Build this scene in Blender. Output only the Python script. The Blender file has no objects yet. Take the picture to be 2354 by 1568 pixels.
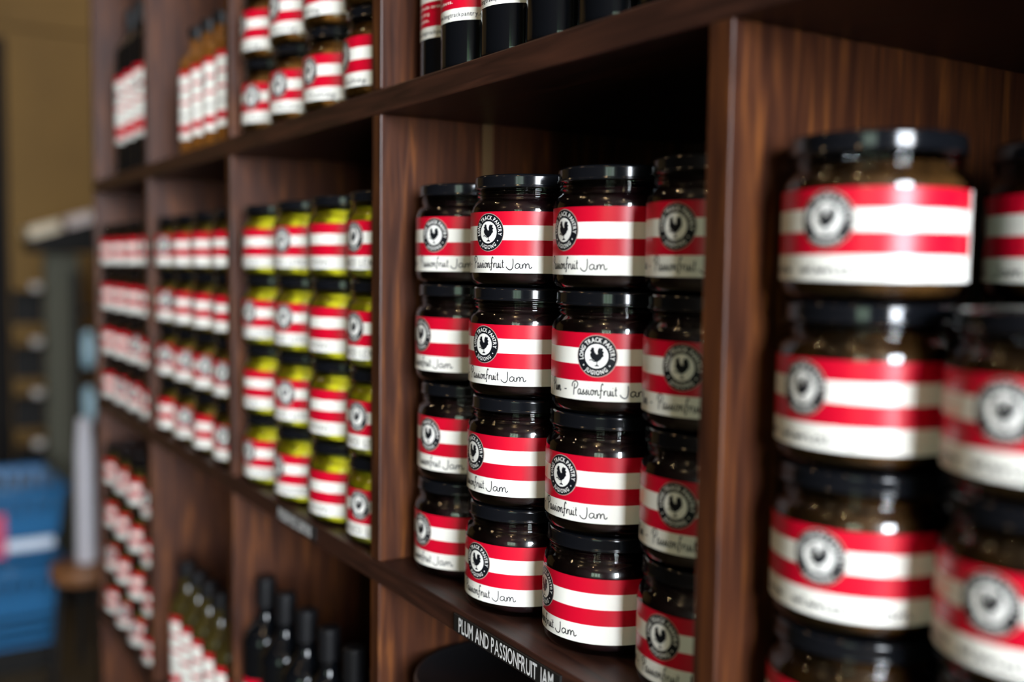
import bpy, bmesh, math, random
from mathutils import Vector, Matrix
random.seed(7)
SC = bpy.context.scene
COL = SC.collection
PI = math.pi
W = 0.37            # width of one shelf bay in metres
ZB = 1.45           # underside of the upper shelf board

# ------------------------------------------------------------------ camera
cam_d = bpy.data.cameras.new('camera')
cam = bpy.data.objects.new('camera', cam_d)
COL.objects.link(cam)
SC.camera = cam
pitch, yaw, roll = -0.0736429, 0.9993344, 0.0132737
fwd = Vector((-math.sin(yaw) * math.cos(pitch), math.cos(yaw) * math.cos(pitch), math.sin(pitch)))
rgt = Vector((math.cos(yaw), math.sin(yaw), 0))
upv = rgt.cross(fwd)
r2 = rgt * math.cos(roll) + upv * math.sin(roll)
u2 = -rgt * math.sin(roll) + upv * math.cos(roll)
M = Matrix((r2, u2, -fwd)).transposed().to_4x4()
M.translation = Vector((0.34174, -0.33651, 1.33598))
cam.matrix_world = M
cam_d.sensor_width = 36.0
cam_d.lens = 2334.889 / 2354.0 * 36.0
cam_d.clip_start = 0.02
cam_d.clip_end = 60
cam_d.dof.use_dof = True
cam_d.dof.focus_distance = 0.640
cam_d.dof.aperture_fstop = 2.6

# ------------------------------------------------------------------ world, exposure
SC.view_settings.view_transform = 'Standard'
SC.view_settings.look = 'None'
SC.view_settings.exposure = 0.0
SC.view_settings.gamma = 1.0
SC.view_settings.use_curve_mapping = False
world = bpy.data.worlds.new('world')
SC.world = world
world.use_nodes = True
world.node_tree.nodes['Background'].inputs[0].default_value = (0.5, 0.6, 0.7, 1)
world.node_tree.nodes['Background'].inputs[1].default_value = 0.3
SC.cycles.max_bounces = 8
SC.cycles.transparent_max_bounces = 24
SC.cycles.caustics_reflective = False
SC.cycles.caustics_refractive = False
SC.cycles.sample_clamp_indirect = 4.0
SC.cycles.use_denoising = True

WIN_KEY = 60.0      # big window in the right-hand wall
WIN_SIDE = 5.5      # leafy window behind the photographer
LAMP_W = 3.5        # each warm ceiling lamp

# ------------------------------------------------------------------ materials
def s2l(c):
    return tuple(((v / 255.0) / 12.92 if v / 255.0 <= 0.04045 else ((v / 255.0 + 0.055) / 1.055) ** 2.4) for v in c)

def mat(name, color=(0.5, 0.5, 0.5), rough=0.5, metal=0.0, coat=0.0, emit=None, estr=0.0, spec=0.5):
    m = bpy.data.materials.new(name)
    m.use_nodes = True
    b = m.node_tree.nodes['Principled BSDF']
    b.inputs['Base Color'].default_value = (*color, 1)
    b.inputs['Roughness'].default_value = rough
    b.inputs['Metallic'].default_value = metal
    b.inputs['Coat Weight'].default_value = coat
    b.inputs['Coat Roughness'].default_value = 0.08
    b.inputs['Specular IOR Level'].default_value = spec
    if emit:
        b.inputs['Emission Color'].default_value = (*emit, 1)
        b.inputs['Emission Strength'].default_value = estr
    return m

def noise_mat(name, cols, scale=(8, 8, 8), rough=(0.35, 0.55), detail=6, bump=0.0, coat=0.0, nscale=1.0, distort=0.0, spec=0.5):
    """cols = list of (position, linear colour)"""
    m = mat(name, cols[0][1], 0.5, coat=coat, spec=spec)
    nt = m.node_tree
    b = nt.nodes['Principled BSDF']
    tc = nt.nodes.new('ShaderNodeTexCoord')
    mp = nt.nodes.new('ShaderNodeMapping')
    mp.inputs['Scale'].default_value = scale
    nz = nt.nodes.new('ShaderNodeTexNoise')
    nz.inputs['Scale'].default_value = nscale
    nz.inputs['Detail'].default_value = detail
    nz.inputs['Distortion'].default_value = distort
    cr = nt.nodes.new('ShaderNodeValToRGB')
    els = cr.color_ramp.elements
    els[0].position, els[0].color = cols[0][0], (*cols[0][1], 1)
    els[1].position, els[1].color = cols[-1][0], (*cols[-1][1], 1)
    for p, c in cols[1:-1]:
        e = els.new(p)
        e.color = (*c, 1)
    L = nt.links.new
    L(tc.outputs['Object'], mp.inputs['Vector'])
    L(mp.outputs['Vector'], nz.inputs['Vector'])
    L(nz.outputs['Fac'], cr.inputs['Fac'])
    L(cr.outputs['Color'], b.inputs['Base Color'])
    mr = nt.nodes.new('ShaderNodeMapRange')
    mr.inputs['To Min'].default_value = rough[0]
    mr.inputs['To Max'].default_value = rough[1]
    L(nz.outputs['Fac'], mr.inputs['Value'])
    L(mr.outputs['Result'], b.inputs['Roughness'])
    if bump:
        bp = nt.nodes.new('ShaderNodeBump')
        bp.inputs['Strength'].default_value = bump
        bp.inputs['Distance'].default_value = 0.001
        L(nz.outputs['Fac'], bp.inputs['Height'])
        L(bp.outputs['Normal'], b.inputs['Normal'])
    return m

def glass_mat(name, tint, refl=1.0):
    """thin clear container glass: transparent with fresnel gloss"""
    m = bpy.data.materials.new(name)
    m.use_nodes = True
    nt = m.node_tree
    nt.nodes.clear()
    out = nt.nodes.new('ShaderNodeOutputMaterial')
    tr = nt.nodes.new('ShaderNodeBsdfTransparent')
    tr.inputs[0].default_value = (*tint, 1)
    gl = nt.nodes.new('ShaderNodeBsdfGlossy')
    gl.inputs['Color'].default_value = (refl, refl, refl, 1)
    gl.inputs['Roughness'].default_value = 0.03
    fr = nt.nodes.new('ShaderNodeFresnel')
    fr.inputs['IOR'].default_value = 1.5
    mx = nt.nodes.new('ShaderNodeMixShader')
    L = nt.links.new
    L(fr.outputs[0], mx.inputs[0])
    L(tr.outputs[0], mx.inputs[1])
    L(gl.outputs[0], mx.inputs[2])
    L(mx.outputs[0], out.inputs[0])
    return m

WD = [(0.25, (0.018, 0.0058, 0.0032)), (0.45, (0.040, 0.0120, 0.0052)), (0.58, (0.066, 0.020, 0.0065)), (0.75, (0.15, 0.048, 0.010))]
WS = [(0.30, (0.016, 0.0065, 0.0045)), (0.5, (0.034, 0.0125, 0.0080)), (0.7, (0.060, 0.021, 0.012))]
M_WOODV = noise_mat('mahogany_upright', WD, (150, 150, 11.0), (0.34, 0.5), bump=0.25, spec=0.3, distort=.6)
M_WOODH = noise_mat('mahogany_board', WS, (11.0, 150, 150), (0.34, 0.5), bump=0.2, spec=0.3, distort=.6)
M_WOODB = noise_mat('mahogany_back', [(0.3, (0.016, 0.006, 0.004)), (0.7, (0.05, 0.018, 0.010))], (60, 60, 4), (0.4, 0.6), bump=0.2)
M_BATTEN = noise_mat('pale_batten', [(0.3, (0.07, 0.036, 0.012)), (0.7, (0.13, 0.072, 0.024))], (60, 60, 5), (0.4, 0.6))
M_LID = mat('black_lid', (0.004, 0.0045, 0.006), 0.12, spec=0.45)
M_GLASS = glass_mat('jar_glass', (0.94, 0.96, 0.95))
M_RED = mat('label_red', s2l((194, 5, 38)), 0.34, spec=0.4)
M_CREAM = mat('label_cream', s2l((236, 233, 224)), 0.33, spec=0.4)
M_INK = mat('label_black', (0.005, 0.006, 0.009), 0.45, spec=0.2)
M_WHITE = mat('label_white', s2l((240, 238, 232)), 0.45, spec=0.3)
M_GOLD = mat('label_ring', s2l((170, 150, 140)), 0.45)
M_PEN = mat('pen_ink', (0.012, 0.012, 0.014), 0.5)
M_PLUM = noise_mat('plum_jam', [(0.35, (0.006, 0.0025, 0.0035)), (0.7, (0.020, 0.006, 0.007))], (60, 60, 60), (0.1, 0.25))
M_LEMON = noise_mat('lemon_filling', [(0.30, (0.16, 0.17, 0.006)), (0.42, (0.70, 0.62, 0.012)), (0.55, (0.95, 0.86, 0.022)), (0.72, (0.92, 0.84, 0.14))], (45, 45, 60), (0.25, 0.4), detail=3)
M_MUST = noise_mat('pickle_filling', [(0.35, (0.08, 0.055, 0.005)), (0.7, (0.26, 0.17, 0.016))], (60, 60, 60), (0.2, 0.35))
M_RELISH = noise_mat('dark_relish', [(0.35, (0.03, 0.010, 0.005)), (0.7, (0.10, 0.030, 0.012))], (60, 60, 60), (0.2, 0.35))
M_CHUT = noise_mat('chutney_filling', [(0.35, (0.11, 0.040, 0.007)), (0.55, (0.25, 0.10, 0.016)), (0.7, (0.36, 0.17, 0.030))], (55, 55, 55), (0.2, 0.35))
M_BROWN = noise_mat('brown_jam', [(0.35, (0.030, 0.013, 0.004)), (0.7, (0.105, 0.046, 0.012))], (55, 55, 55), (0.15, 0.3))
M_PICC = noise_mat('yellow_relish', [(0.35, (0.09, 0.065, 0.008)), (0.7, (0.24, 0.18, 0.03))], (55, 55, 55), (0.2, 0.35))
M_SAUCE = noise_mat('amber_sauce', [(0.35, (0.10, 0.034, 0.006)), (0.7, (0.20, 0.075, 0.012))], (40, 40, 20), (0.06, 0.12))
M_OLIVE = noise_mat('olive_dressing', [(0.35, (0.018, 0.013, 0.003)), (0.7, (0.05, 0.036, 0.008))], (40, 40, 20), (0.06, 0.12))
M_BLACKG = mat('black_bottle_glass', (0.0025, 0.003, 0.004), 0.08, spec=0.45)
M_CAP = mat('black_cap', (0.006, 0.006, 0.007), 0.4, spec=0.25)
M_SIGN = mat('sign_black', (0.012, 0.012, 0.012), 0.28)
M_SIGNT = mat('sign_white', s2l((225, 225, 225)), 0.5)
M_TIN = mat('black_tin', (0.006, 0.006, 0.007), 0.35)

# ------------------------------------------------------------------ mesh helpers
def link(name, me, parent=None, loc=None):
    o = bpy.data.objects.new(name, me)
    COL.objects.link(o)
    if parent:
        o.parent = parent
    if loc:
        o.location = loc
    return o

def to_mesh(name, bm, mats, smooth=False):
    me = bpy.data.meshes.new(name)
    bm.normal_update()
    bm.to_mesh(me)
    bm.free()
    for m in (mats if isinstance(mats, (list, tuple)) else [mats]):
        me.materials.append(m)
    if smooth:
        for p in me.polygons:
            p.use_smooth = True
    return me

def add_box(bm, x0, x1, y0, y1, z0, z1, mi=0, bev=0.0, seg=2):
    vs = [bm.verts.new((x, y, z)) for x in (x0, x1) for y in (y0, y1) for z in (z0, z1)]
    fs = []
    for idx in ((0, 1, 3, 2), (4, 6, 7, 5), (0, 4, 5, 1), (2, 3, 7, 6), (0, 2, 6, 4), (1, 5, 7, 3)):
        f = bm.faces.new([vs[i] for i in idx])
        f.material_index = mi
        fs.append(f)
    if bev:
        es = list({e for f in fs for e in f.edges})
        r = bmesh.ops.bevel(bm, geom=es, offset=bev, segments=seg, affect='EDGES', profile=0.5)
        for f in r['faces']:
            f.material_index = mi

def add_lathe(bm, prof, n=40, mi=0, c=(0, 0, 0)):
    rings = []
    for r, z in prof:
        if r < 1e-6:
            rings.append([bm.verts.new((c[0], c[1], c[2] + z))])
        else:
            rings.append([bm.verts.new((c[0] + r * math.cos(2 * PI * i / n), c[1] + r * math.sin(2 * PI * i / n), c[2] + z)) for i in range(n)])
    for a, b in zip(rings[:-1], rings[1:]):
        for i in range(n):
            j = (i + 1) % n
            if len(a) == 1 and len(b) == 1:
                continue
            if len(a) == 1:
                f = bm.faces.new((a[0], b[j], b[i]))
            elif len(b) == 1:
                f = bm.faces.new((a[i], a[j], b[0]))
            else:
                f = bm.faces.new((a[i], a[j], b[j], b[i]))
            f.material_index = mi
            f.smooth = True
    return rings

def add_tube(bm, pts, r, n=8, mi=0):
    pts = [Vector(p) for p in pts]
    rings = []
    for i, p in enumerate(pts):
        d = (pts[min(i + 1, len(pts) - 1)] - pts[max(i - 1, 0)]).normalized()
        a = d.orthogonal().normalized()
        b = d.cross(a)
        rings.append([bm.verts.new(p + r * (a * math.cos(2 * PI * k / n) + b * math.sin(2 * PI * k / n))) for k in range(n)])
    for q, w in zip(rings[:-1], rings[1:]):
        for k in range(n):
            f = bm.faces.new((q[k], q[(k + 1) % n], w[(k + 1) % n], w[k]))
            f.material_index = mi
            f.smooth = True
    for rg in (rings[0][::-1], rings[-1]):
        f = bm.faces.new(rg)
        f.material_index = mi

def lathe_mesh(name, prof, m, n=40):
    bm = bmesh.new()
    add_lathe(bm, prof, n)
    return to_mesh(name, bm, m)

def thing(name, label, cat, loc=(0, 0, 0), rz=0.0, group=None):
    o = bpy.data.objects.new(name, None)
    o.empty_display_size = 0.02
    COL.objects.link(o)
    o.location = loc
    o.rotation_euler = (0, 0, rz)
    o['label'] = label
    o['category'] = cat
    if group:
        o['group'] = group
    return o

def structure(o):
    o['kind'] = 'structure'
    return o

def dup(root, loc, rz, label, group=None):
    r = root.copy()
    COL.objects.link(r)
    r.location = loc
    r.rotation_euler = (0, 0, rz)
    r['label'] = label
    if group:
        r['group'] = group
    for ch in list(root.children):
        c = ch.copy()
        COL.objects.link(c)
        c.parent = r
        for g in list(ch.children):
            d = g.copy()
            COL.objects.link(d)
            d.parent = c
    return r

# ------------------------------------------------------------------ flat artwork -> wrapped on a cylinder
class Art:
    """2-D artwork in metres (u right, v up), then wrapped on a cylinder of radius R or left flat"""
    def __init__(self):
        self.parts = []      # (verts, faces, material index, layer)

    def poly(self, pts, mi, layer):
        self.parts.append(([tuple(p) for p in pts], None, mi, layer))

    def disc(self, cu, cv, r, mi, layer, n=48):
        self.poly([(cu + r * math.cos(2 * PI * i / n), cv + r * math.sin(2 * PI * i / n)) for i in range(n)], mi, layer)

    def mesh2(self, verts, faces, mi, layer):
        self.parts.append((verts, faces, mi, layer))

    def ribbon(self, pts, w, mi, layer):
        n = len(pts)
        vs, fs = [], []
        for i, (x, y) in enumerate(pts):
            ax, ay = pts[max(i - 1, 0)]
            bx, by = pts[min(i + 1, n - 1)]
            dx, dy = bx - ax, by - ay
            l = math.hypot(dx, dy) or 1
            ww = w * (0.6 if i in (0, n - 1) else 1.0)
            nx, ny = -dy / l * ww / 2, dx / l * ww / 2
            vs += [(x - nx, y - ny), (x + nx, y + ny)]
        for i in range(n - 1):
            fs.append((2 * i, 2 * i + 2, 2 * i + 3, 2 * i + 1))
        self.mesh2(vs, fs, mi, layer)

    def build(self, bm, R=None, z0=0.0, step=0.0022, lay=0.00014, frame=None):
        for verts, faces, mi, layer in self.parts:
            b = bmesh.new()
            vv = [b.verts.new((x, y, 0)) for x, y in verts]
            if faces is None:
                f = b.faces.new(vv)
                bmesh.ops.triangulate(b, faces=[f])
            else:
                for f in faces:
                    try:
                        b.faces.new([vv[i] for i in f])
                    except ValueError:
                        pass
            if R:
                us = [x for x, y in verts]
                k = math.floor(min(us) / step) + 1
                while k * step < max(us):
                    bmesh.ops.bisect_plane(b, geom=b.verts[:] + b.edges[:] + b.faces[:], plane_co=(k * step, 0, 0), plane_no=(1, 0, 0))
                    k += 1
            b.normal_update()
            new = {}
            for v in b.verts:
                if R:
                    rr = R + 0.00008 + layer * lay
                    a = v.co.x / R
                    new[v] = bm.verts.new((rr * math.cos(a), rr * math.sin(a), z0 + v.co.y))
                else:
                    new[v] = bm.verts.new(frame(v.co.x, v.co.y, layer * lay))
            for f in b.faces:
                vs = [new[v] for v in f.verts]
                if f.normal.z < 0:
                    vs.reverse()
                try:
                    nf = bm.faces.new(vs)
                    nf.material_index = mi
                    nf.smooth = bool(R)
                except ValueError:
                    pass
            b.free()

_glyph = {}
def glyph(ch):
    """triangulated outline of a character of Blender's built-in font, cap height about 0.7"""
    if ch not in _glyph:
        cu = bpy.data.curves.new('t', 'FONT')
        cu.body = ch
        cu.resolution_u = 3
        cu.offset = 0.014
        o = bpy.data.objects.new('t', cu)
        COL.objects.link(o)
        bpy.context.view_layer.update()
        me = bpy.data.meshes.new_from_object(o.evaluated_get(bpy.context.evaluated_depsgraph_get()))
        vs = [(v.co.x, v.co.y) for v in me.vertices]
        fs = [tuple(p.vertices) for p in me.polygons]
        bpy.data.objects.remove(o)
        bpy.data.curves.remove(cu)
        bpy.data.meshes.remove(me)
        _glyph[ch] = (vs, fs)
    return _glyph[ch]

def text_line(art, s, u0, v0, size, mi, layer, xs=1.0, gap=0.09, width=None, bold=0.0):
    out, x = [], 0.0
    for ch in s:
        if ch == ' ':
            x += 0.30
            continue
        vs, fs = glyph(ch)
        lo = min(v[0] for v in vs)
        hi = max(v[0] for v in vs)
        out.append(([(a - lo + x, b) for a, b in vs], fs))
        x += hi - lo + gap
    x -= gap
    k = xs * size
    if width:
        k = width / x
    for vs, fs in out:
        art.mesh2([(u0 + a * k, v0 + b * size) for a, b in vs], fs, mi, layer)
    return x * k

def text_arc(art, s, cu, cv, rad, size, a_mid, mi, layer, up=True, gap=0.07, xs=0.80):
    gl, x = [], 0.0
    for ch in s:
        if ch == ' ':
            x += 0.34
            continue
        vs, fs = glyph(ch)
        lo = min(v[0] for v in vs)
        hi = max(v[0] for v in vs)
        gl.append((vs, fs, lo, hi, x))
        x += hi - lo + gap
    x -= gap
    for vs, fs, lo, hi, xo in gl:
        c = (xo + (hi - lo) / 2 - x / 2) * size * xs / rad
        a = a_mid - c if up else a_mid + c
        res = []
        for px, py in vs:
            lx = (px - (lo + hi) / 2) * size * xs
            ly = (py - 0.35) * size
            if up:
                rx, ry = math.cos(a), math.sin(a)
                res.append((cu + rx * (rad + ly) + ry * lx, cv + ry * (rad + ly) - rx * lx))
            else:
                rx, ry = math.cos(a), math.sin(a)
                res.append((cu + rx * (rad - ly) - ry * lx, cv + ry * (rad - ly) + rx * lx))
        art.mesh2(res, fs, mi, layer)

# pen strokes: x height 1, ascender about 2.2; each letter = (advance, [polylines])
PENS = {
 'P': (1.25, [[(.25, -.25), (.3, .6), (.42, 1.5), (.5, 2.0)], [(-.15, 1.3), (-.1, 1.9), (.35, 2.35), (.95, 2.35), (1.25, 1.9), (1.05, 1.35), (.6, 1.05), (.35, 1.1)]]),
 'l': (.55, [[(.15, 2.0), (.12, 1.0), (.18, .15), (.35, 0), (.5, .25)]]),
 'u': (.95, [[(.1, 1), (.08, .35), (.25, 0), (.5, .15), (.65, 1), (.66, .4), (.75, .05), (.95, .2)]]),
 'm': (1.35, [[(.05, .95), (.1, 0), (.18, .7), (.38, 1), (.5, .7), (.5, 0), (.6, .7), (.8, 1), (.95, .7), (.98, .15), (1.15, 0), (1.35, .35)]]),
 '-': (.8, [[(.2, .55), (.55, .6)]]),
 'a': (.95, [[(.65, .85), (.35, 1), (.08, .6), (.12, .1), (.4, 0), (.65, .5), (.68, .95), (.68, .2), (.85, 0), (.95, .15)]]),
 's': (.7, [[(.0, .1), (.3, .6), (.45, 1), (.42, .6), (.55, .2), (.3, 0), (.12, .12)]]),
 'i': (.5, [[(.12, .95), (.12, .25), (.25, 0), (.45, .2)], [(.16, 1.4), (.2, 1.5)]]),
 'o': (.9, [[(.5, .95), (.2, .9), (.08, .4), (.3, 0), (.6, .25), (.6, .75), (.45, .95), (.9, .8)]]),
 'n': (.95, [[(.08, .95), (.1, 0), (.2, .7), (.45, 1), (.58, .65), (.6, .15), (.75, 0), (.95, .25)]]),
 'f': (.8, [[(.75, 1.9), (.6, 2.25), (.38, 1.9), (.3, .8), (.22, -.5), (.05, -.35)], [(.0, .85), (.7, 1.0)]]),
 'r': (.7, [[(.1, .95), (.12, 0), (.2, .6), (.4, .95), (.62, .85)]]),
 't': (.6, [[(.25, 1.7), (.2, .5), (.3, .05), (.5, .15)], [(.0, 1.05), (.5, 1.15)]]),
 'J': (1.2, [[(.95, 2.1), (.98, 1.2), (.9, .1), (.6, -.35), (.2, -.1), (.0, .35)]]),
 'C': (1.2, [[(1.0, 1.8), (.6, 2.1), (.15, 1.4), (.15, .5), (.5, 0), (1.0, .3)]]),
 'h': (.95, [[(.2, 2.1), (.1, 1.0), (.08, 0), (.2, .7), (.45, 1), (.58, .6), (.62, .1), (.8, 0), (.95, .2)]]),
 'e': (.8, [[(.1, .5), (.55, .6), (.5, .95), (.2, .9), (.08, .4), (.3, 0), (.75, .2)]]),
 'y': (.9, [[(.1, 1), (.15, .4), (.4, .2), (.6, .9), (.55, 0), (.4, -.8), (.1, -.7), (.3, -.2), (.9, .3)]]),
 'E': (1.0, [[(.75, 1.75), (.15, 1.75), (.12, 0), (.75, .05)], [(.14, .95), (.6, .95)]]),
 'R': (1.05, [[(.12, 0), (.15, 1.75), (.7, 1.6), (.6, 1.0), (.18, .9), (.8, 0)]]),
 'V': (1.0, [[(.05, 1.75), (.42, 0), (.85, 1.75)]]),
 'D': (1.1, [[(.15, 0), (.15, 1.75), (.7, 1.5), (.8, .6), (.5, .05), (.1, 0)]]),
 'L': (.9, [[(.15, 1.8), (.12, 0), (.75, .05)]]),
 'M': (1.3, [[(.1, 0), (.2, 1.7), (.55, .5), (.9, 1.75), (1.0, 0)]]),
 'O': (1.15, [[(.5, 1.75), (.12, 1.2), (.15, .3), (.5, 0), (.88, .5), (.85, 1.4), (.5, 1.75)]]),
 'N': (1.15, [[(.12, 0), (.15, 1.75), (.8, 0), (.88, 1.8)]]),
 'S': (.95, [[(.75, 1.6), (.4, 1.8), (.15, 1.4), (.6, .8), (.65, .25), (.3, 0), (.05, .25)]]),
 '~': (.8, [[(0, .3), (.1, 1), (.2, .05), (.35, 1), (.45, .0), (.6, .9), (.8, .3)]]),
}

def smooth_line(pts, n=4):
    out = []
    P = [pts[0]] + list(pts) + [pts[-1]]
    for i in range(1, len(P) - 2):
        p0, p1, p2, p3 = P[i - 1], P[i], P[i + 1], P[i + 2]
        for k in range(n):
            t = k / n
            out.append(tuple(0.5 * (2 * p1[j] + (p2[j] - p0[j]) * t + (2 * p0[j] - 5 * p1[j] + 4 * p2[j] - p3[j]) * t * t + (3 * p1[j] - p0[j] - 3 * p2[j] + p3[j]) * t ** 3) for j in (0, 1)))
    out.append(tuple(pts[-1]))
    return out

def pen(art, s, u0, u1, v0, xh, mi, layer, w=0.00068, slope=0.0):
    tot = sum(PENS[c][0] if c != ' ' else 0.7 for c in s)
    k = (u1 - u0) / tot
    x = 0.0
    for c in s:
        if c == ' ':
            x += 0.7
            continue
        adv, lines = PENS[c]
        for ln in lines:
            art.ribbon([(u0 + (x + a) * k, v0 + b * xh + slope * (x + a) * k) for a, b in smooth_line(ln)], w, mi, layer)
        x += adv

ROOSTER = [(-.55, .42), (-.43, .50), (-.47, .62), (-.37, .60), (-.34, .71), (-.26, .63), (-.19, .67), (-.20, .50), (-.14, .32), (-.02, .16), (.10, .17),
           (.07, .38), (.13, .58), (.30, .72), (.27, .58), (.42, .66), (.52, .54), (.44, .44), (.60, .32), (.50, .22), (.56, .02), (.43, -.08), (.34, -.24),
           (.17, -.36), (.08, -.42), (.06, -.62), (.22, -.71), (.22, -.77), (-.16, -.77), (-.16, -.72), (.0, -.64), (.01, -.42), (-.14, -.36), (-.36, -.22),
           (-.50, .0), (-.52, .14), (-.43, .28), (-.48, .33)]

def emblem(art, cu, cv, R, base=1):
    art.disc(cu, cv, R, 4, base)
    art.disc(cu, cv, R * 0.965, 2, base + 1)
    art.disc(cu, cv, R * 0.575, 3, base + 2)
    art.poly([(cu + (x + .02) * R * .62, cv + y * R * .62) for x, y in ROOSTER], 2, base + 3)
    art.ribbon([(cu + x * R * .575, cv + y * R * .575) for x, y in smooth_line([(-.62, -.36), (-.42, -.30), (-.2, -.42), (.0, -.44)])], R * .045, 2, base + 3)
    text_arc(art, 'LONG TRACK PANTRY', cu, cv, R * 0.775, R * 0.30, PI / 2, 3, base + 2, gap=.115)
    text_arc(art, 'JUGIONG', cu, cv, R * 0.775, R * 0.28, -PI / 2, 3, base + 2, up=False, gap=.20)
    for a in (PI + .60, -.60):
        art.disc(cu + R * .775 * math.cos(a), cv + R * .775 * math.sin(a), R * .035, 3, base + 2, 10)

LAB_M = [M_RED, M_CREAM, M_INK, M_WHITE, M_GOLD, M_PEN]

# ------------------------------------------------------------------ jars
JR = 0.0405
JH = 0.1971 * W                      # stacking height
LZ0, LZ1 = 0.0244 * W, 0.1311 * W    # label band
LH = LZ1 - LZ0
def jar_label_mesh(name, text):
    bm = bmesh.new()
    a0, a1, am = math.radians(-100), math.radians(116), math.radians(103)
    nA = 58
    rows = [(0, .284, 1), (.284, .532, 0), (.532, .774, 1), (.774, 1.0, 0)]
    for lo, hi, mi in rows:
        prev = None
        for i in range(nA + 1):
            a = a0 + (a1 - a0) * i / nA
            r = JR + 0.00012
            cur = [bm.verts.new((r * math.cos(a), r * math.sin(a), LZ0 + LH * t)) for t in (lo, hi)]
            if prev:
                f = bm.faces.new((prev[0], cur[0], cur[1], prev[1]))
                f.material_index = 1 if a > am else mi
                f.smooth = True
            prev = cur
    art = Art()
    emblem(art, 0, LH * (1 - .338), LH * .3125)
    d = math.radians(1) * JR
    if text == 'plum':
        pen(art, 'Plum', -51 * d, -37 * d, LH * .100, .0031, 5, 1)
        pen(art, '-', -34 * d, -27 * d, LH * .095, .0031, 5, 1)
        pen(art, 'Passionfruit', -22 * d, 18 * d, LH * .085, .0031, 5, 1)
        pen(art, 'Jam', 20 * d, 44 * d, LH * .080, .0030, 5, 1)
    elif text == 'lemon':
        pen(art, 'PRESERVED', -55 * d, 5 * d, LH * .07, .0032, 5, 1)
        pen(art, 'LEMONS', 12 * d, 55 * d, LH * .07, .0032, 5, 1)
    elif text == 'chutney':
        pen(art, 'Chutney', -2 * d, 44 * d, LH * .075, .0024, 5, 1)
    elif text == 'jam':
        pen(art, '~o~', -50 * d, -28 * d, LH * .08, .0024, 5, 1)
        pen(art, '~l~nal', -18 * d, 22 * d, LH * .08, .0024, 5, 1)
        pen(art, 'Jam', 30 * d, 58 * d, LH * .075, .0024, 5, 1)
    else:
        pen(art, '~n~l~', -40 * d, 30 * d, LH * .08, .0024, 5, 1)
    art.build(bm, R=JR, z0=LZ0)
    return to_mesh(name, bm, LAB_M)

mm = 0.001
GLASS_PROF = [(0, 1.6 * mm), (28 * mm, 1.2 * mm), (32 * mm, 0), (35.5 * mm, .3 * mm), (38.6 * mm, 2.2 * mm), (40.1 * mm, 5 * mm), (JR, 8 * mm), (JR, 49.5 * mm), (40.1 * mm, 52 * mm),
              (38.9 * mm, 54.6 * mm), (37.4 * mm, 56.2 * mm), (36.0 * mm, 57.2 * mm), (35.7 * mm, 58.0 * mm), (35.8 * mm, 58.6 * mm), (36.7 * mm, 59.1 * mm), (37.0 * mm, 59.6 * mm), (36.7 * mm, 60.1 * mm),
              (35.8 * mm, 60.5 * mm), (35.8 * mm, 61.0 * mm), (36.6 * mm, 61.4 * mm), (36.9 * mm, 61.9 * mm), (36.6 * mm, 62.4 * mm), (35.8 * mm, 62.8 * mm), (35.8 * mm, 63.3 * mm), (36.5 * mm, 63.7 * mm),
              (36.8 * mm, 64.1 * mm), (36.4 * mm, 64.6 * mm), (35.8 * mm, 65 * mm), (35.8 * mm, 70 * mm)]
glass_me = lathe_mesh('glass_body', GLASS_PROF, M_GLASS, 56)
T = JH - 0.0003
LID_PROF = [(0, T - 1.0 * mm), (31 * mm, T - 1.0 * mm), (32.6 * mm, T - .25 * mm), (33.6 * mm, T), (36.2 * mm, T), (37.2 * mm, T - .35 * mm), (37.85 * mm, T - 1.15 * mm), (38.0 * mm, T - 1.7 * mm), (38.0 * mm, T - 1.9 * mm),
            (38.0 * mm, T - 6.9 * mm), (38.0 * mm, T - 7.1 * mm), (38.5 * mm, T - 7.6 * mm), (38.6 * mm, T - 8.2 * mm), (38.1 * mm, T - 8.7 * mm), (37.2 * mm, T - 8.6 * mm), (37.0 * mm, T - 5 * mm)]
lid_me = lathe_mesh('lid', LID_PROF, M_LID, 56)
def filling_mesh(name, m, top=59.0):
    return lathe_mesh(name, [(0, 2.2 * mm), (30 * mm, 2.2 * mm), (36 * mm, 3.6 * mm), (38.0 * mm, 7 * mm), (38.3 * mm, 10 * mm), (38.3 * mm, 49 * mm), (37.4 * mm, 52.5 * mm),
                             (35.4 * mm, 55.5 * mm), (34.2 * mm, 57 * mm), (34.0 * mm, top * mm), (20 * mm, (top - .6) * mm), (0, (top - .8) * mm)], m, 40)

LABELS = {k: jar_label_mesh('label', k) for k in ('plum', 'lemon', 'chutney', 'jam', 'plain')}
FILL = {'plum': filling_mesh('filling', M_PLUM, 60), 'lemon': filling_mesh('filling', M_LEMON, 60), 'pickle': filling_mesh('filling', M_MUST, 59),
        'relish': filling_mesh('filling', M_RELISH, 59), 'chutney': filling_mesh('filling', M_CHUT, 60), 'brown': filling_mesh('filling', M_BROWN, 60), 'yellow': filling_mesh('filling', M_PICC, 60)}

def make_jar(lab, fil, label, group):
    t = thing('jam_jar', label, 'jar', group=group)
    link('glass_body', glass_me, t)
    link('filling', FILL[fil], t)
    link('lid', lid_me, t)
    link('label', LABELS[lab], t)
    return t

UT, UB = 0.0500861 * W + ZB, ZB
LT = ZB - 0.9372495 * W
LB = LT - 0.0476169 * W
BT = LB - 0.9372495 * W
protos = {}
def jar(key, lab, fil, x, y, z, az, label, group):
    loc = (x * W, y * W, z + 0.0004)
    rz = math.radians(az)
    if key not in protos:
        t = make_jar(lab, fil, label, group)
        t.location = loc
        t.rotation_euler = (0, 0, rz)
        protos[key] = t
        return t
    return dup(protos[key], loc, rz, label, group)

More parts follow.
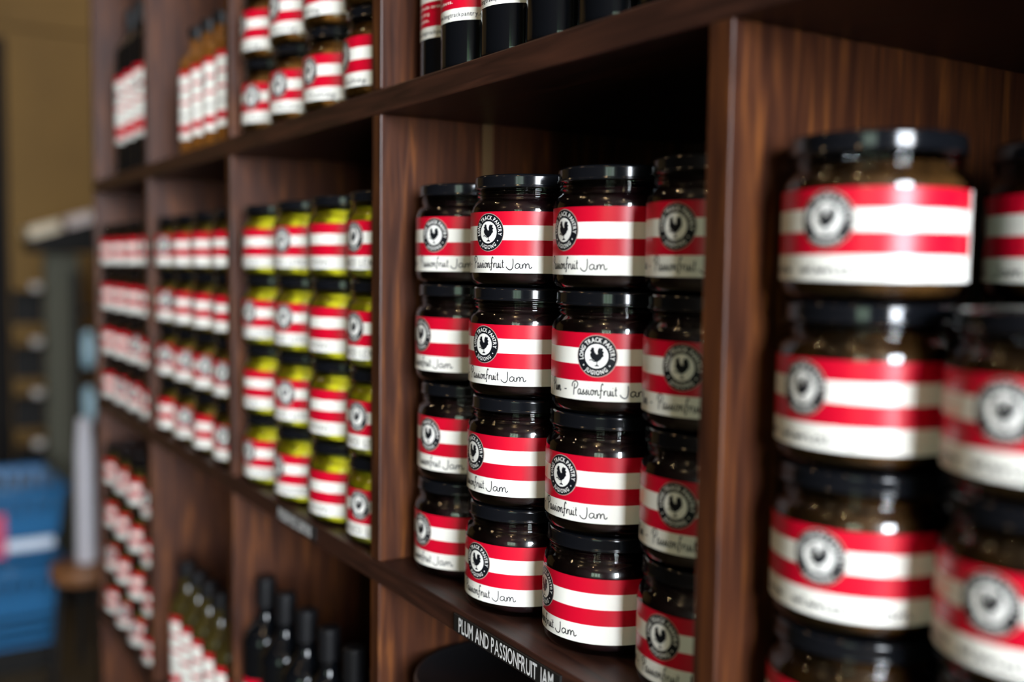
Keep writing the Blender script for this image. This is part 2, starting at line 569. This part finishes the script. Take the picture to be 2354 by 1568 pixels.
ROWN4 = ['topmost', 'second from top', 'third from top', 'bottommost']
COLN4 = ['leftmost', 'second', 'third', 'fourth']

def cabinet_jars(key, lab, fil, what, place, group, xs, y, base, az, rows=4):
    rn = ROWN4 if rows == 4 else ['upper', 'lower']
    for j, x in enumerate(xs):
        for i in range(rows):
            a = az[i][j] if az[i][j] is not None else -97 + random.uniform(-12, 8)
            yy = y[j] if isinstance(y, (list, tuple)) else y
            jar(key, lab, fil, x[i] if isinstance(x, (list, tuple)) else x, yy, base + (rows - 1 - i) * JH, a,
                f'{what}, {rn[i]} in {COLN4[j]} {place}', group)

# ------------------------------------------------------------------ shelving unit
TH = 0.0419621 * W
DEP = 0.85 * W
shelf = thing('shelving_unit', 'dark mahogany pigeonhole shelving unit full of striped jars and bottles', 'shelving', (0, 0, 0))
XL, XR = -4.0 * W - TH, 1.55 * W
def board(z0, z1):
    bm = bmesh.new()
    add_box(bm, XL, XR, 0, DEP, z0, z1, 0, 0.0011)
    link('shelf_board', to_mesh('shelf_board', bm, M_WOODH), shelf)
S1 = UT - UB
LEVELS = [(0.0, 0.02), (0.337, 0.355), (BT - S1, BT), (LB, LT), (UB, UT), (UT + 0.9372495 * W, UT + 0.9372495 * W + S1)]
for z0, z1 in LEVELS:
    board(z0, z1)
for (za, zb) in zip(LEVELS[:-1], LEVELS[1:]):
    for k in range(6):
        xr = (k - 4) * W if k < 5 else XR
        bm = bmesh.new()
        add_box(bm, xr - TH, xr, 0.0, 0.245 * W, za[1], zb[0], 0, 0.0011)
        add_box(bm, xr - TH + .0004, xr - .0004, 0.245 * W, 0.272 * W, za[1], zb[0], 1)
        add_box(bm, xr - TH, xr, 0.272 * W, DEP, za[1], zb[0], 0)
        link('divider', to_mesh('divider', bm, [M_WOODV, M_BATTEN if k == 3 and za[1] == LT else M_WOODV]), shelf)
bm = bmesh.new()
add_box(bm, XL, XR, DEP, DEP + 0.008, 0, LEVELS[-1][1])
link('back_panel', to_mesh('back_panel', bm, M_WOODB), shelf)

def shelf_sign(text, x0, x1, z0, z1, tx0, tx1, tz0, th, label):
    bm = bmesh.new()
    add_box(bm, x0, x1, -0.0016, 0.0, z0, z1, 0, 0.0003, 1)
    art = Art()
    text_line(art, text, tx0, tz0, th / 0.69, 1, 1, width=tx1 - tx0, gap=.07)
    art.build(bm, frame=lambda u, v, l: (u, -0.0017 - l * .5, v))
    o = link('shelf_label', to_mesh('shelf_label', bm, [M_SIGN, M_SIGNT]), shelf)
    o['label'] = label

shelf_sign('PLUM AND PASSIONFRUIT JAM', -.670 * W, -.332 * W, ZB - .9805 * W, ZB - .9465 * W, -.651 * W, -.350 * W, ZB - .9765 * W, .0262 * W,
           'black strip with white capitals reading PLUM AND PASSIONFRUIT JAM')
shelf_sign('PRESERVED LEMONS', -1.612 * W, -1.351 * W, ZB - .975 * W, ZB - .9405 * W, -1.600 * W, -1.372 * W, ZB - .9715 * W, .0270 * W,
           'black strip with white capitals reading PRESERVED LEMONS')

# --- plum jam bay (in focus)
XD = [(-.877, -.876, -.864, -.875), (-.630, -.633, -.634, -.638), (-.397, -.396, -.409, -.411), (-.176, -.177, -.176, -.1775)]
AD = [[-70, -76, -92, -79], [-91, -79, -56, -70], [-81, -94, -84, -73], [-89, -84, -108, -83]]
cabinet_jars('plum', 'plum', 'plum', 'dark plum jam jar', 'plum stack from left', 'plum and passionfruit jam jars', XD, (.143, .127, .148, .161), LT, AD)
# --- preserved lemon bay
AC = [[-106, -74, -110, -83], [-77, -71, -110, -82], [-108, -68, -110, -76], [-80, -87, -110, -72]]
cabinet_jars('lemon', 'lemon', 'lemon', 'yellow preserved lemon jar', 'lemon stack from left', 'preserved lemon jars', [-1.888, -1.63, -1.385, -1.155], .112, LT, AC)
# --- pickle bay
N_ = None
AB = [[-63, N_, N_, N_], [-59, N_, N_, N_], [-63, -54, -54, -64], [N_, -57, N_, -63]]
cabinet_jars('pickle', 'plain', 'pickle', 'mustard brown pickle jar', 'stack left of the lemon bay', 'brown pickle jars', [-2.888, -2.655, -2.42, -2.19], .112, LT, AB)
# --- relish bay at the far end
AA = [[N_] * 4, [N_] * 4, [N_, N_, -55, N_], [N_, -66, -70, N_]]
cabinet_jars('relish', 'plain', 'relish', 'dark relish jar', 'stack of far left middle bay', 'dark relish jars', [-3.888, -3.64, -3.395, -3.16], .112, LT, AA)
# --- far bay, lower shelf
AY = [[N_, -80, N_, -72], [N_] * 4, [-70, N_, N_, N_], [N_, -64, -70, N_]]
cabinet_jars('yellow', 'plain', 'yellow', 'yellow relish jar', 'stack of far left lower bay', 'yellow relish jars', [-3.888, -3.66, -3.42, -3.17], .112, BT, AY)
# --- chutney bay on the upper shelf
ACH = [[-95, -86, -104, -112], [-68, -73, -83, -101]]
cabinet_jars('chutney', 'chutney', 'chutney', 'brown chutney jar', 'stack of upper chutney bay', 'brown chutney jars', [-1.888, -1.655, -1.417, -1.173], .112, UT, ACH, rows=2)
# --- nearest bay on the right
for i in range(4):
    jar('brown', 'jam', 'brown', .1112, .136, LT + (3 - i) * JH, (-80, -93, -77, -88)[i], f'brown jam jar, {ROWN4[i]} of nearest stack beside right-hand upright', 'brown jam jars')
for i in range(3):
    jar('brown', 'jam', 'brown', .333, .157, LT + (2 - i) * JH, (-84, -87, -92)[i], f'brown jam jar, {("topmost", "middle", "bottommost")[i]} of lower stack cut by right picture edge', 'brown jam jars')
for i in range(4):
    jar('brown', 'jam', 'brown', .235, .372, LT + (3 - i) * JH, (-150, -90, -90, -90)[i], f'brown jam jar, {ROWN4[i]} of rear stack behind nearest right-hand jars', 'brown jam jars')

# ------------------------------------------------------------------ bottles
BR = 0.068 * W
def bottle_label_mesh(R, z0, z1, kind):
    bm = bmesh.new()
    h = z1 - z0
    if kind == 'black':
        rows = [(0, .08, 1), (.08, .25, 0), (.25, .50, 1), (.50, .545, 0), (.545, .70, 1), (.70, .745, 0), (.745, .92, 1), (.92, 1, 0)]
        a0, a1, am = -125, 100, 92
    else:
        rows = [(0, .10, 1), (.10, .21, 0), (.21, .51, 1), (.51, .55, 0), (.55, .72, 1), (.72, .76, 0), (.76, .92, 1), (.92, 1, 0)]
        a0, a1, am = -120, 120, 130
    n = 50
    for lo, hi, mi in rows:
        prev = None
        for i in range(n + 1):
            a = math.radians(a0 + (a1 - a0) * i / n)
            r = R + 0.00012
            cur = [bm.verts.new((r * math.cos(a), r * math.sin(a), z0 + h * t)) for t in (lo, hi)]
            if prev:
                f = bm.faces.new((prev[0], cur[0], cur[1], prev[1]))
                f.material_index = 1 if math.degrees(a) > am else mi
                f.smooth = True
            prev = cur
    art = Art()
    d = math.radians(1) * R
    if kind == 'black':
        emblem(art, -30 * d, h * .72, .0105)
        text_line(art, 'www.longtrackpantry.com.au', -70 * d, h * .026, .0042, 2, 1, width=115 * d, gap=.1)
        for k, s in enumerate(('handmade oreila', 'inche.org', 'products.')):
            text_line(art, s, -70 * d, h * (.205 - .045 * k), .0032, 1, 1, width=len(s) * 5.0 * d, gap=.1)
        pen(art, '~u~el', -60 * d, 30 * d, h * .31, .0028, 5, 1)
    else:
        emblem(art, -38 * d, h * .70, .0108)
        pen(art, '~a~e', -40 * d, 30 * d, h * .32, .003, 5, 1)
    art.build(bm, R=R, z0=z0, step=0.0015)
    return to_mesh('label', bm, LAB_M)

def bottle_parts(R, H, hs, hn, rn, rc, capz):
    body = [(0, .0012), (R * .75, .0008), (R * .92, 0), (R * .985, .0015), (R, .0035), (R, .0042), (R, .005), (R, hs * .8), (R, hs * .97), (R, hs * .985), (R, hs), (R * .95, hs + (hn - hs) * .25), (R * .78, hs + (hn - hs) * .5), (R * .55, hs + (hn - hs) * .72),
            (rn * 1.08, hn), (rn, hn + .006), (rn, H - .004)]
    cap = [(rn * 1.02, capz), (rc, capz + .0008), (rc, capz + .0014), (rc, H - .0024), (rc, H - .0018), (rc - .0012, H - .0004), (rc - .003, H), (0, H)]
    return body, cap

def make_bottle(name, label, group, R, H, hs, hn, rn, rc, capz, m, lz, kind):
    t = thing(name, label, 'bottle', group=group)
    b, c = bottle_parts(R, H, hs, hn, rn, rc, capz)
    link('bottle_body', lathe_mesh('bottle_body', b, m, 44), t)
    link('cap', lathe_mesh('cap', c, M_CAP, 32), t)
    link('label', bottle_label_mesh(R, lz[0], lz[1], kind), t)
    return t

ORD = ['leftmost', 'second from the left', 'third from the left', 'fourth from the left', 'fifth from the left', 'rightmost']
def bottle_row(maker, pts, z, azs, what, place, group, names=None):
    proto = None
    for i, (x, y) in enumerate(pts):
        nm = names[i] if names else (ORD[i] if i < len(pts) - 1 else 'rightmost')
        lab = f'{what}, {nm} {place}'
        if proto is None:
            proto = maker(lab, group)
            proto.location = (x * W, y * W, z + .0004)
            proto.rotation_euler = (0, 0, math.radians(azs[0]))
        else:
            dup(proto, (x * W, y * W, z + .0004), math.radians(azs[i]), lab, group)

black = lambda l, g: make_bottle('glass_bottle', l, g, BR, .69 * W, .50 * W, .575 * W, .0235 * W, .0285 * W, .605 * W, M_BLACKG, (.13 * W, .405 * W), 'black')
blackd = lambda l, g: make_bottle('glass_bottle', l, g, .0705 * W, .69 * W, .50 * W, .575 * W, .0235 * W, .0285 * W, .605 * W, M_BLACKG, (.083 * W, .36 * W), 'black')
bottle_row(blackd, [(-.888, .112), (-.745, .080), (-.600, .080), (-.456, .080), (-.312, .080), (-.168, .080)], UT, [-52, -48, -62, -130, -125, -128],
           'black glass bottle', 'on the upper shelf above the plum jam', 'black bottles on the upper shelf')
bottle_row(black, [(-3.61, .085), (-3.44, .085), (-3.27, .085), (-3.115, .085)], UT, [-60, -70, -50, -75],
           'tall black bottle', 'in the far left bay of the upper shelf', 'black bottles in the far bay')
bottle_row(black, [(-1.928, .075), (-1.765, .075), (-1.605, .075), (-1.450, .075), (-1.295, .075), (-1.140, .075)], BT, [-40, -140, -140, -150, -140, -150],
           'black capped bottle', 'on the shelf under the lemon jars', 'black bottles on the lower shelf')
sauce = lambda l, g: make_bottle('sauce_bottle', l, g, .064 * W, .43 * W, .30 * W, .355 * W, .027 * W, .033 * W, .385 * W, M_SAUCE, (.05 * W, .277 * W), 'sauce')
bottle_row(sauce, [(-2.606, .082), (-2.468, .082), (-2.332, .082), (-2.190, .082)], UT, [-68, -85, -60, -70],
           'amber sauce bottle', 'on the upper shelf', 'amber sauce bottles')
dress = lambda l, g: make_bottle('dressing_bottle', l, g, .064 * W, .52 * W, .345 * W, .43 * W, .027 * W, .033 * W, .465 * W, M_OLIVE, (.055 * W, .332 * W), 'sauce')
bottle_row(dress, [(-2.78, .075), (-2.645, .075), (-2.51, .075), (-2.375, .075), (-2.24, .075), (-2.108, .075)], BT, [-75, -88, -70, -60, -84, -66],
           'olive dressing bottle', 'on the shelf under the brown pickles', 'olive dressing bottles')

# --- big black round tin on the lower shelf
t = thing('storage_tin', 'large round black tin with flat lid under the plum jam shelf', 'tin', (-.80 * W, .200 * W, BT + .0004))
TR, THh = .195 * W, .775 * W
link('tin_body', lathe_mesh('tin_body', [(0, .001), (TR * .93, 0), (TR * .96, .004), (TR * .96, .006), (TR * .96, THh - .032), (TR * .96, THh - .03), (TR * .93, THh - .012), (0, THh - .012)], M_TIN, 64), t)
link('lid', lathe_mesh('lid', [(TR * .98, THh - .026), (TR, THh - .025), (TR, THh - .004), (TR * .985, THh - .001), (TR * .965, THh), (TR * .94, THh - .001), (TR * .92, THh - .004), (0, THh - .004)], M_TIN, 64), t)

# ------------------------------------------------------------------ room
M_WALL = noise_mat('tan_plaster', [(0.3, (0.19, 0.108, 0.030)), (0.7, (0.28, 0.165, 0.048))], (1.5, 1.5, 1.0), (0.7, 0.9), detail=4)
M_WALLD = noise_mat('dark_plaster', [(0.3, (0.06, 0.045, 0.03)), (0.7, (0.10, 0.075, 0.05))], (2, 2, 2), (0.7, 0.9))
M_CEIL = mat('ceiling_paint', (0.06, 0.05, 0.04), 0.9)
M_FLOOR = noise_mat('floor_boards', [(0.3, (0.05, 0.035, 0.017)), (0.7, (0.10, 0.07, 0.034))], (2, 14, 2), (0.45, 0.65))
M_WALLR = noise_mat('brown_panelling', [(0.3, (0.030, 0.020, 0.014)), (0.7, (0.055, 0.036, 0.024))], (6, 6, 1), (0.6, 0.8))
M_FRAME = mat('dark_frame', (0.012, 0.010, 0.009), 0.7, spec=0.15)
XW0, XW1, YW0, YW1, ZC = -6.0, 3.6, -3.4, 2.2, 3.1

def slab(name, x0, x1, y0, y1, z0, z1, m, parent=None):
    bm = bmesh.new()
    add_box(bm, x0, x1, y0, y1, z0, z1)
    return link(name, to_mesh(name, bm, m), parent)

structure(slab('floor', XW0, XW1, YW0, YW1, -.1, 0, M_FLOOR))
structure(slab('ceiling', XW0, XW1, YW0, YW1, ZC, ZC + .1, M_CEIL))
structure(slab('wall_left', XW0 - .1, XW0, YW0, YW1, 0, ZC, M_WALL))
structure(slab('wall_back', XW0, XW1, YW1, YW1 + .1, 0, ZC, M_WALL))
structure(slab('wall_partition', XL - .0, XW1, DEP + .009, DEP + .12, 0, ZC, M_WALLD))
structure(slab('trim_1', XW0, XW0 + .06, .22, .372, 0, 2.55, M_FRAME))           # dark door post on the far wall
structure(slab('trim_2', XW0, XW0 + .05, .372, 2.2, 2.62, 2.74, M_WALL))        # picture rail

def wall_with_hole(name, axis, c, th, a0, a1, holes, m):
    """wall perpendicular to 'axis' at c..c+th, spanning a0..a1, with rectangular holes (h0,h1,z0,z1)"""
    bm = bmesh.new()
    def put(p0, p1, z0, z1):
        if axis == 'x':
            add_box(bm, c, c + th, p0, p1, z0, z1)
        else:
            add_box(bm, p0, p1, c, c + th, z0, z1)
    cur = a0
    for h0, h1, z0, z1 in sorted(holes):
        put(cur, h0, 0, ZC)
        put(h0, h1, 0, z0)
        put(h0, h1, z1, ZC)
        cur = h1
    put(cur, a1, 0, ZC)
    return structure(link(name, to_mesh(name, bm, m)))

HK = (-1.80, -.33, .95, 2.92)
HS = (1.35, 2.75, .85, 2.35)
wall_with_hole('wall_right', 'x', XW1, .12, YW0, YW1, [HK], M_WALLR)
wall_with_hole('wall_front', 'y', YW0 - .12, .12, XW0, XW1, [HS], M_WALLR)

def pane_mat(name, cols, strength, scale):
    m = bpy.data.materials.new(name)
    m.use_nodes = True
    nt = m.node_tree
    nt.nodes.clear()
    out = nt.nodes.new('ShaderNodeOutputMaterial')
    em = nt.nodes.new('ShaderNodeEmission')
    em.inputs['Strength'].default_value = strength
    tc = nt.nodes.new('ShaderNodeTexCoord')
    nz = nt.nodes.new('ShaderNodeTexNoise')
    nz.inputs['Scale'].default_value = scale
    cr = nt.nodes.new('ShaderNodeValToRGB')
    els = cr.color_ramp.elements
    els[0].position, els[0].color = cols[0][0], (*cols[0][1], 1)
    els[1].position, els[1].color = cols[1][0], (*cols[1][1], 1)
    L = nt.links.new
    L(tc.outputs['Object'], nz.inputs['Vector'])
    L(nz.outputs['Fac'], cr.inputs['Fac'])
    L(cr.outputs['Color'], em.inputs['Color'])
    L(em.outputs[0], out.inputs[0])
    return m
M_DAY = pane_mat('daylight_glass', [(0.35, (0.72, 0.84, 1.0)), (0.65, (1.0, 0.99, 0.97))], WIN_KEY, 2.0)
M_LEAF = pane_mat('leafy_glass', [(0.4, (0.30, 0.55, 0.28)), (0.62, (0.85, 0.97, 0.95))], WIN_SIDE, 3.0)

def window(name, axis, c, hole, m, bars):
    h0, h1, z0, z1 = hole
    fw = .05
    bm = bmesh.new()
    def put(p0, p1, q0, q1, d0=0.02, d1=0.09):
        if axis == 'x':
            add_box(bm, c + d0, c + d1, p0, p1, q0, q1)
        else:
            add_box(bm, p0, p1, c - d1, c - d0, q0, q1)
    put(h0, h1, z0, z0 + fw); put(h0, h1, z1 - fw, z1); put(h0, h0 + fw, z0 + fw, z1 - fw); put(h1 - fw, h1, z0 + fw, z1 - fw)
    for k in range(1, bars + 1):
        x = h0 + (h1 - h0) * k / (bars + 1)
        put(x - .02, x + .02, z0 + fw, z1 - fw)
    fr = structure(link(name, to_mesh(name, bm, M_FRAME)))
    bm = bmesh.new()
    if axis == 'x':
        add_box(bm, c + .055, c + .065, h0 + fw, h1 - fw, z0 + fw, z1 - fw)
    else:
        add_box(bm, h0 + fw, h1 - fw, c - .065, c - .055, z0 + fw, z1 - fw)
    link('window_pane', to_mesh('window_pane', bm, m), fr)
window('window_1', 'x', XW1, HK, M_DAY, 1)
window('window_2', 'y', YW0, HS, M_LEAF, 2)

# warm ceiling lamps
M_HOUS = mat('lamp_housing', (0.03, 0.03, 0.03), 0.4)
M_BULB = mat('lamp_bulb', (1, .8, .5), 0.5, emit=(1.0, 0.62, 0.26), estr=150.0)
LAMPS = [(-4.4, .9), (-2.6, -.9), (-1.2, -1.0), (.2, -1.1), (1.5, -1.0), (-.5, -2.2), (1.2, -2.3)]
LN = ['added to brighten the far corner', 'in front of the far bays', 'before the lemon bay', 'before the plum bay', 'behind the photographer', 'mid room, opposite the lemon bay', 'mid room, near the leafy window']
for (lx, ly), nm in zip(LAMPS, LN):
    t = thing('ceiling_lamp', f'black cylinder ceiling spotlight with warm bulb {nm}', 'lamp', (lx, ly, ZC - .2), 0, 'ceiling spotlights')
    link('lamp_housing', lathe_mesh('lamp_housing', [(.0, .2), (.045, .2), (.045, 0), (.041, 0), (.041, .06), (0, .06)], M_HOUS, 24), t)
    link('lamp_bulb', lathe_mesh('lamp_bulb', [(0, .012), (.02, .018), (.03, .035), (.025, .05), (0, .058)], M_BULB, 20), t)
    ld = bpy.data.lights.new('lamp_light', 'POINT')
    ld.energy = LAMP_W * (3.4 if lx < -4 else 1.0)  # far-corner lamp is an added source, boosted to brighten leaflets and far wall
    ld.color = (1.0, 0.70, 0.40)
    ld.shadow_soft_size = 0.03
    lo = bpy.data.objects.new('lamp_light', ld)
    COL.objects.link(lo)
    lo.location = (lx, ly, ZC - .24)

# ------------------------------------------------------------------ things seen past the left end of the unit
M_POST = mat('grey_green_paint', (0.075, 0.072, 0.046), 0.7)
M_DARKW = mat('dark_stain', (0.010, 0.009, 0.008), 0.7, spec=0.2)
M_PAPER = mat('cream_paper', (0.78, 0.66, 0.48), 0.7)
M_PAPER2 = mat('pinkish_paper', (0.72, 0.60, 0.55), 0.7)
M_CUP = mat('pale_ceramic', (0.55, 0.5, 0.45), 0.4)
M_BLUEG = mat('pale_blue_glaze', (0.42, 0.62, 0.70), 0.3)
M_BASK = mat('blue_plastic', (0.024, 0.135, 0.30), 0.35)
M_BHAND = mat('white_plastic', (0.70, 0.78, 0.88), 0.4)
M_PINK = mat('pink_card', (0.55, 0.06, 0.14), 0.5)
M_ROLL = mat('white_paper_roll', (0.60, 0.58, 0.62), 0.7)
M_STOOL = noise_mat('stool_wood', [(0.3, (0.14, 0.055, 0.02)), (0.7, (0.24, 0.10, 0.035))], (4, 30, 30), (0.4, 0.6))

# display stand
st = thing('display_stand', 'grey-green display stand with sloping dark top and side racks by far wall', 'stand', (-4.0, .335, 0))
bm = bmesh.new(); add_box(bm, -.03, .03, -.062, .062, 0.03, 1.361, 0, .004); link('post', to_mesh('post', bm, M_POST), st)
bm = bmesh.new(); add_box(bm, -.16, .16, -.16, .16, 0, .03, 0, .004); link('base_plate', to_mesh('base_plate', bm, M_DARKW), st)
bm = bmesh.new()
prof = [(-.12, 1.368), (.0, 1.362), (.125, 1.372), (.125, 1.492), (-.12, 1.412)]
va = [bm.verts.new((-.14, y, z)) for y, z in prof]; vb = [bm.verts.new((.14, y, z)) for y, z in prof]
bm.faces.new(va); bm.faces.new(vb[::-1])
for i in range(5):
    bm.faces.new((va[i], vb[i], vb[(i + 1) % 5], va[(i + 1) % 5]))
bmesh.ops.recalc_face_normals(bm, faces=bm.faces[:])
link('sloping_top', to_mesh('sloping_top', bm, M_DARKW), st)
RZ = (1.215, 1.0, .80, .60)
for z in RZ:
    bm = bmesh.new(); add_box(bm, -.06, .06, -.17, -.062, z - .012, z, 0, .002); add_box(bm, -.055, -.05, -.17, -.062, z - .13, z - .012); link('side_rack', to_mesh('side_rack', bm, M_DARKW), st)
slope = math.atan2(.080, .245)
for yy, ln, m, nm in ((-.062, .115, M_PAPER, 'cream stack of leaflets low on the sloping stand top'), (.066, .10, M_PAPER2, 'pinkish stack of leaflets high on the sloping stand top')):
    bm = bmesh.new()
    for k in range(11):
        o_ = random.uniform(-.003, .003)
        add_box(bm, -.1 + o_, .1 + o_, -ln / 2, ln / 2, k * .004, k * .004 + .0036, 0)
    o = link('leaflet_stack', to_mesh('leaflet_stack', bm, m))
    o.location = (-4.0, .335 + yy, 1.412 + (yy + .12) * .080 / .245 + .0012)
    o.rotation_euler = (slope, 0, 0)
    o['label'] = nm; o['category'] = 'leaflets'; o['group'] = 'leaflets on the display stand'
cup0 = None
for z, nm in zip(RZ, ('top', 'second', 'third', 'lowest')):
    lb_ = f'small pale ceramic cup on the {nm} side rack of the grey-green stand'
    if cup0 is None:
        me = lathe_mesh('ceramic_cup', [(0, .001), (.016, 0), (.020, .006), (.022, .03), (.020, .03), (.018, .007), (0, .006)], M_CUP, 24)
        cup0 = link('ceramic_cup', me); o = cup0
    else:
        o = cup0.copy(); COL.objects.link(o)
    o.location = (-3.985, .335 - .095, z)
    o['label'] = lb_; o['category'] = 'cup'; o['group'] = 'ceramic cups on the side racks'

# small dark rack with two pale blue jugs
rk = thing('wall_rack', 'slim dark rack with two shelves behind the left end of the shelving', 'rack', (-3.2, .31, 0))
bm = bmesh.new()
for px in (-.05, .05):
    for py in (-.055, .055):
        add_box(bm, px - .006, px + .006, py - .006, py + .006, 0, 1.30)
link('rack_posts', to_mesh('rack_posts', bm, M_DARKW), rk)
for z in (.80, .985, 1.18):
    bm = bmesh.new(); add_box(bm, -.044, .044, -.061, .061, z - .01, z); link('rack_shelf', to_mesh('rack_shelf', bm, M_DARKW), rk)
jug0 = None
for z, nm in ((.985, 'upper'), (.80, 'lower')):
    if jug0 is None:
        jug0 = link('blue_vase', lathe_mesh('blue_vase', [(0, .001), (.016, 0), (.026, .03), (.028, .06), (.022, .095), (.014, .11), (.016, .122), (.012, .12), (.0, .11)], M_BLUEG, 24)); o = jug0
    else:
        o = jug0.copy(); COL.objects.link(o)
    o.location = (-3.2, .288, z)
    o['label'] = f'pale blue slim vase on the {nm} shelf of the dark rack'; o['category'] = 'vase'; o['group'] = 'pale blue vases'

# stool with paper roll
sx, sy = -2.6, .165
s_ = thing('wooden_stool', 'small orange-brown wooden stool by the left end of the shelving', 'stool', (sx, sy, 0))
bm = bmesh.new(); add_lathe(bm, [(0, .508), (.085, .508), (.09, .50), (.09, .47), (.085, .463), (0, .463)][::-1], 32); link('seat', to_mesh('seat', bm, M_STOOL), s_)
for k in range(3):
    a = k * 2 * PI / 3 + .4
    bm = bmesh.new(); add_tube(bm, [(.06 * math.cos(a), .06 * math.sin(a), .465), (.10 * math.cos(a), .10 * math.sin(a), .0)], .011, 10); link('leg', to_mesh('leg', bm, M_DARKW), s_)
o = link('paper_roll', lathe_mesh('paper_roll', [(0, .0), (.026, .0), (.027, .004), (.024, .30), (.017, .395), (.014, .40), (.008, .40), (.008, .36), (0, .36)], M_ROLL, 28))
o.location = (sx, sy + .005, .508); o['label'] = 'tall pale paper roll standing on the small wooden stool'; o['category'] = 'paper roll'

# stacked blue shopping baskets
def make_basket(label):
    b = thing('shopping_basket', label, 'basket', group='blue shopping baskets')
    L0, W0, L1, W1, H = .42, .29, .34, .215, .255
    bm = bmesh.new()
    def ring(t):   # half sizes at height fraction t
        return (L1 + (L0 - L1) * t) / 2, (W1 + (W0 - W1) * t) / 2
    def wall_bar(t0, t1, th=.0035):
        for t_a, t_b in ((t0, t1),):
            a0, b0 = ring(t_a); a1, b1 = ring(t_b)
            za, zb = t_a * H, t_b * H
            for s in (1, -1):
                for (p, q) in (((s * a0, -b0, za), (s * a1, -b1, zb)), ((s * a0, b0, za), (s * a1, b1, zb))):
                    pass
                v = [bm.verts.new(c) for c in ((s * a0, -b0, za), (s * a0, b0, za), (s * a1, b1, zb), (s * a1, -b1, zb), (s * (a0 - th), -b0 + th, za), (s * (a0 - th), b0 - th, za), (s * (a1 - th), b1 - th, zb), (s * (a1 - th), -b1 + th, zb))]
                for i in ((0, 1, 2, 3), (7, 6, 5, 4), (0, 4, 5, 1), (3, 2, 6, 7)):
                    bm.faces.new([v[k] for k in i])
                v = [bm.verts.new(c) for c in ((-a0, s * b0, za), (a0, s * b0, za), (a1, s * b1, zb), (-a1, s * b1, zb), (-a0 + th, s * (b0 - th), za), (a0 - th, s * (b0 - th), za), (a1 - th, s * (b1 - th), zb), (-a1 + th, s * (b1 - th), zb))]
                for i in ((0, 1, 2, 3), (7, 6, 5, 4), (0, 4, 5, 1), (3, 2, 6, 7)):
                    bm.faces.new([v[k] for k in i])
    for t0, t1 in ((0, .06), (.12, .20), (.26, .34), (.40, .70), (.95, 1.0)):
        wall_bar(t0, t1)
    # upright ribs low down, wide tabs between dark slots under the rim
    a0, b0 = ring(0); a1, b1 = ring(1); ah, bh = ring(.42); aj, bj = ring(.70); ak, bk = ring(.95)
    for s in (1, -1):
        for k in range(-3, 4):
            f = k / 3.4
            add_tube(bm, [(s * (a0 - .002), f * b0, 0), (s * (ah - .002), f * bh, H * .42)], .0025, 4)
        for k in range(-4, 5):
            f = k / 4.4
            add_tube(bm, [(f * a0, s * (b0 - .002), 0), (f * ah, s * (bh - .002), H * .42)], .0025, 4)
        n = 7
        for k in range(n):
            f0, f1 = -1 + 2 * (k + .17) / n, -1 + 2 * (k + .83) / n
            v = [bm.verts.new(c) for c in ((s * aj, f0 * bj, .70 * H), (s * aj, f1 * bj, .70 * H), (s * ak, f1 * bk, .95 * H), (s * ak, f0 * bk, .95 * H),
                                           (s * (aj - .003), f0 * bj, .70 * H), (s * (aj - .003), f1 * bj, .70 * H), (s * (ak - .003), f1 * bk, .95 * H), (s * (ak - .003), f0 * bk, .95 * H))]
            for q in ((0, 1, 2, 3), (7, 6, 5, 4), (1, 5, 6, 2), (4, 0, 3, 7)):
                bm.faces.new([v[z] for z in q])
        n = 10
        for k in range(n):
            f0, f1 = -1 + 2 * (k + .17) / n, -1 + 2 * (k + .83) / n
            v = [bm.verts.new(c) for c in ((f0 * aj, s * bj, .70 * H), (f1 * aj, s * bj, .70 * H), (f1 * ak, s * bk, .95 * H), (f0 * ak, s * bk, .95 * H),
                                           (f0 * aj, s * (bj - .003), .70 * H), (f1 * aj, s * (bj - .003), .70 * H), (f1 * ak, s * (bk - .003), .95 * H), (f0 * ak, s * (bk - .003), .95 * H))]
            for q in ((0, 1, 2, 3), (7, 6, 5, 4), (1, 5, 6, 2), (4, 0, 3, 7)):
                bm.faces.new([v[z] for z in q])
    a0, b0 = ring(0)
    add_box(bm, -a0, a0, -b0, b0, -.003, 0)
    bmesh.ops.recalc_face_normals(bm, faces=bm.faces[:])
    link('basket_body', to_mesh('basket_body', bm, M_BASK), b)
    a1, b1 = ring(1)
    bm = bmesh.new()
    pts = [(x, y, H + .004) for x, y in ((-a1, -b1), (a1, -b1), (a1, b1), (-a1, b1), (-a1, -b1))]
    for p, q in zip(pts[:-1], pts[1:]):
        add_tube(bm, [p, q], .008, 8)
    link('rim', to_mesh('rim', bm, M_BASK), b)
    return b
bx, by = -3.36, .06
b1 = make_basket('blue plastic shopping basket at the bottom of the stack on the floor')
b1.location = (bx, by, .093)
b2 = dup(b1, (bx, by, .349), 0, 'blue plastic shopping basket on top of the stack, with white folded handle', 'blue shopping baskets')
# folded handle and pink card belong to the upper basket
bm = bmesh.new(); add_box(bm, .180, .192, -.05, .112, .062, .096, 0, .003); hd = link('handle', to_mesh('handle', bm, M_BHAND), b2); hd['label'] = 'white folded handle'
bm = bmesh.new(); add_box(bm, .203, .206, -.12, -.03, .05, .19, 0, .001); link('price_card', to_mesh('price_card', bm, M_PINK), b2)
bs = thing('basket_base', 'low dark wooden plinth under the stacked blue baskets', 'plinth', (bx, by, 0))
bm = bmesh.new(); add_box(bm, -.16, .16, -.10, .10, 0, .089, 0, .004); link('plinth_block', to_mesh('plinth_block', bm, M_DARKW), bs)
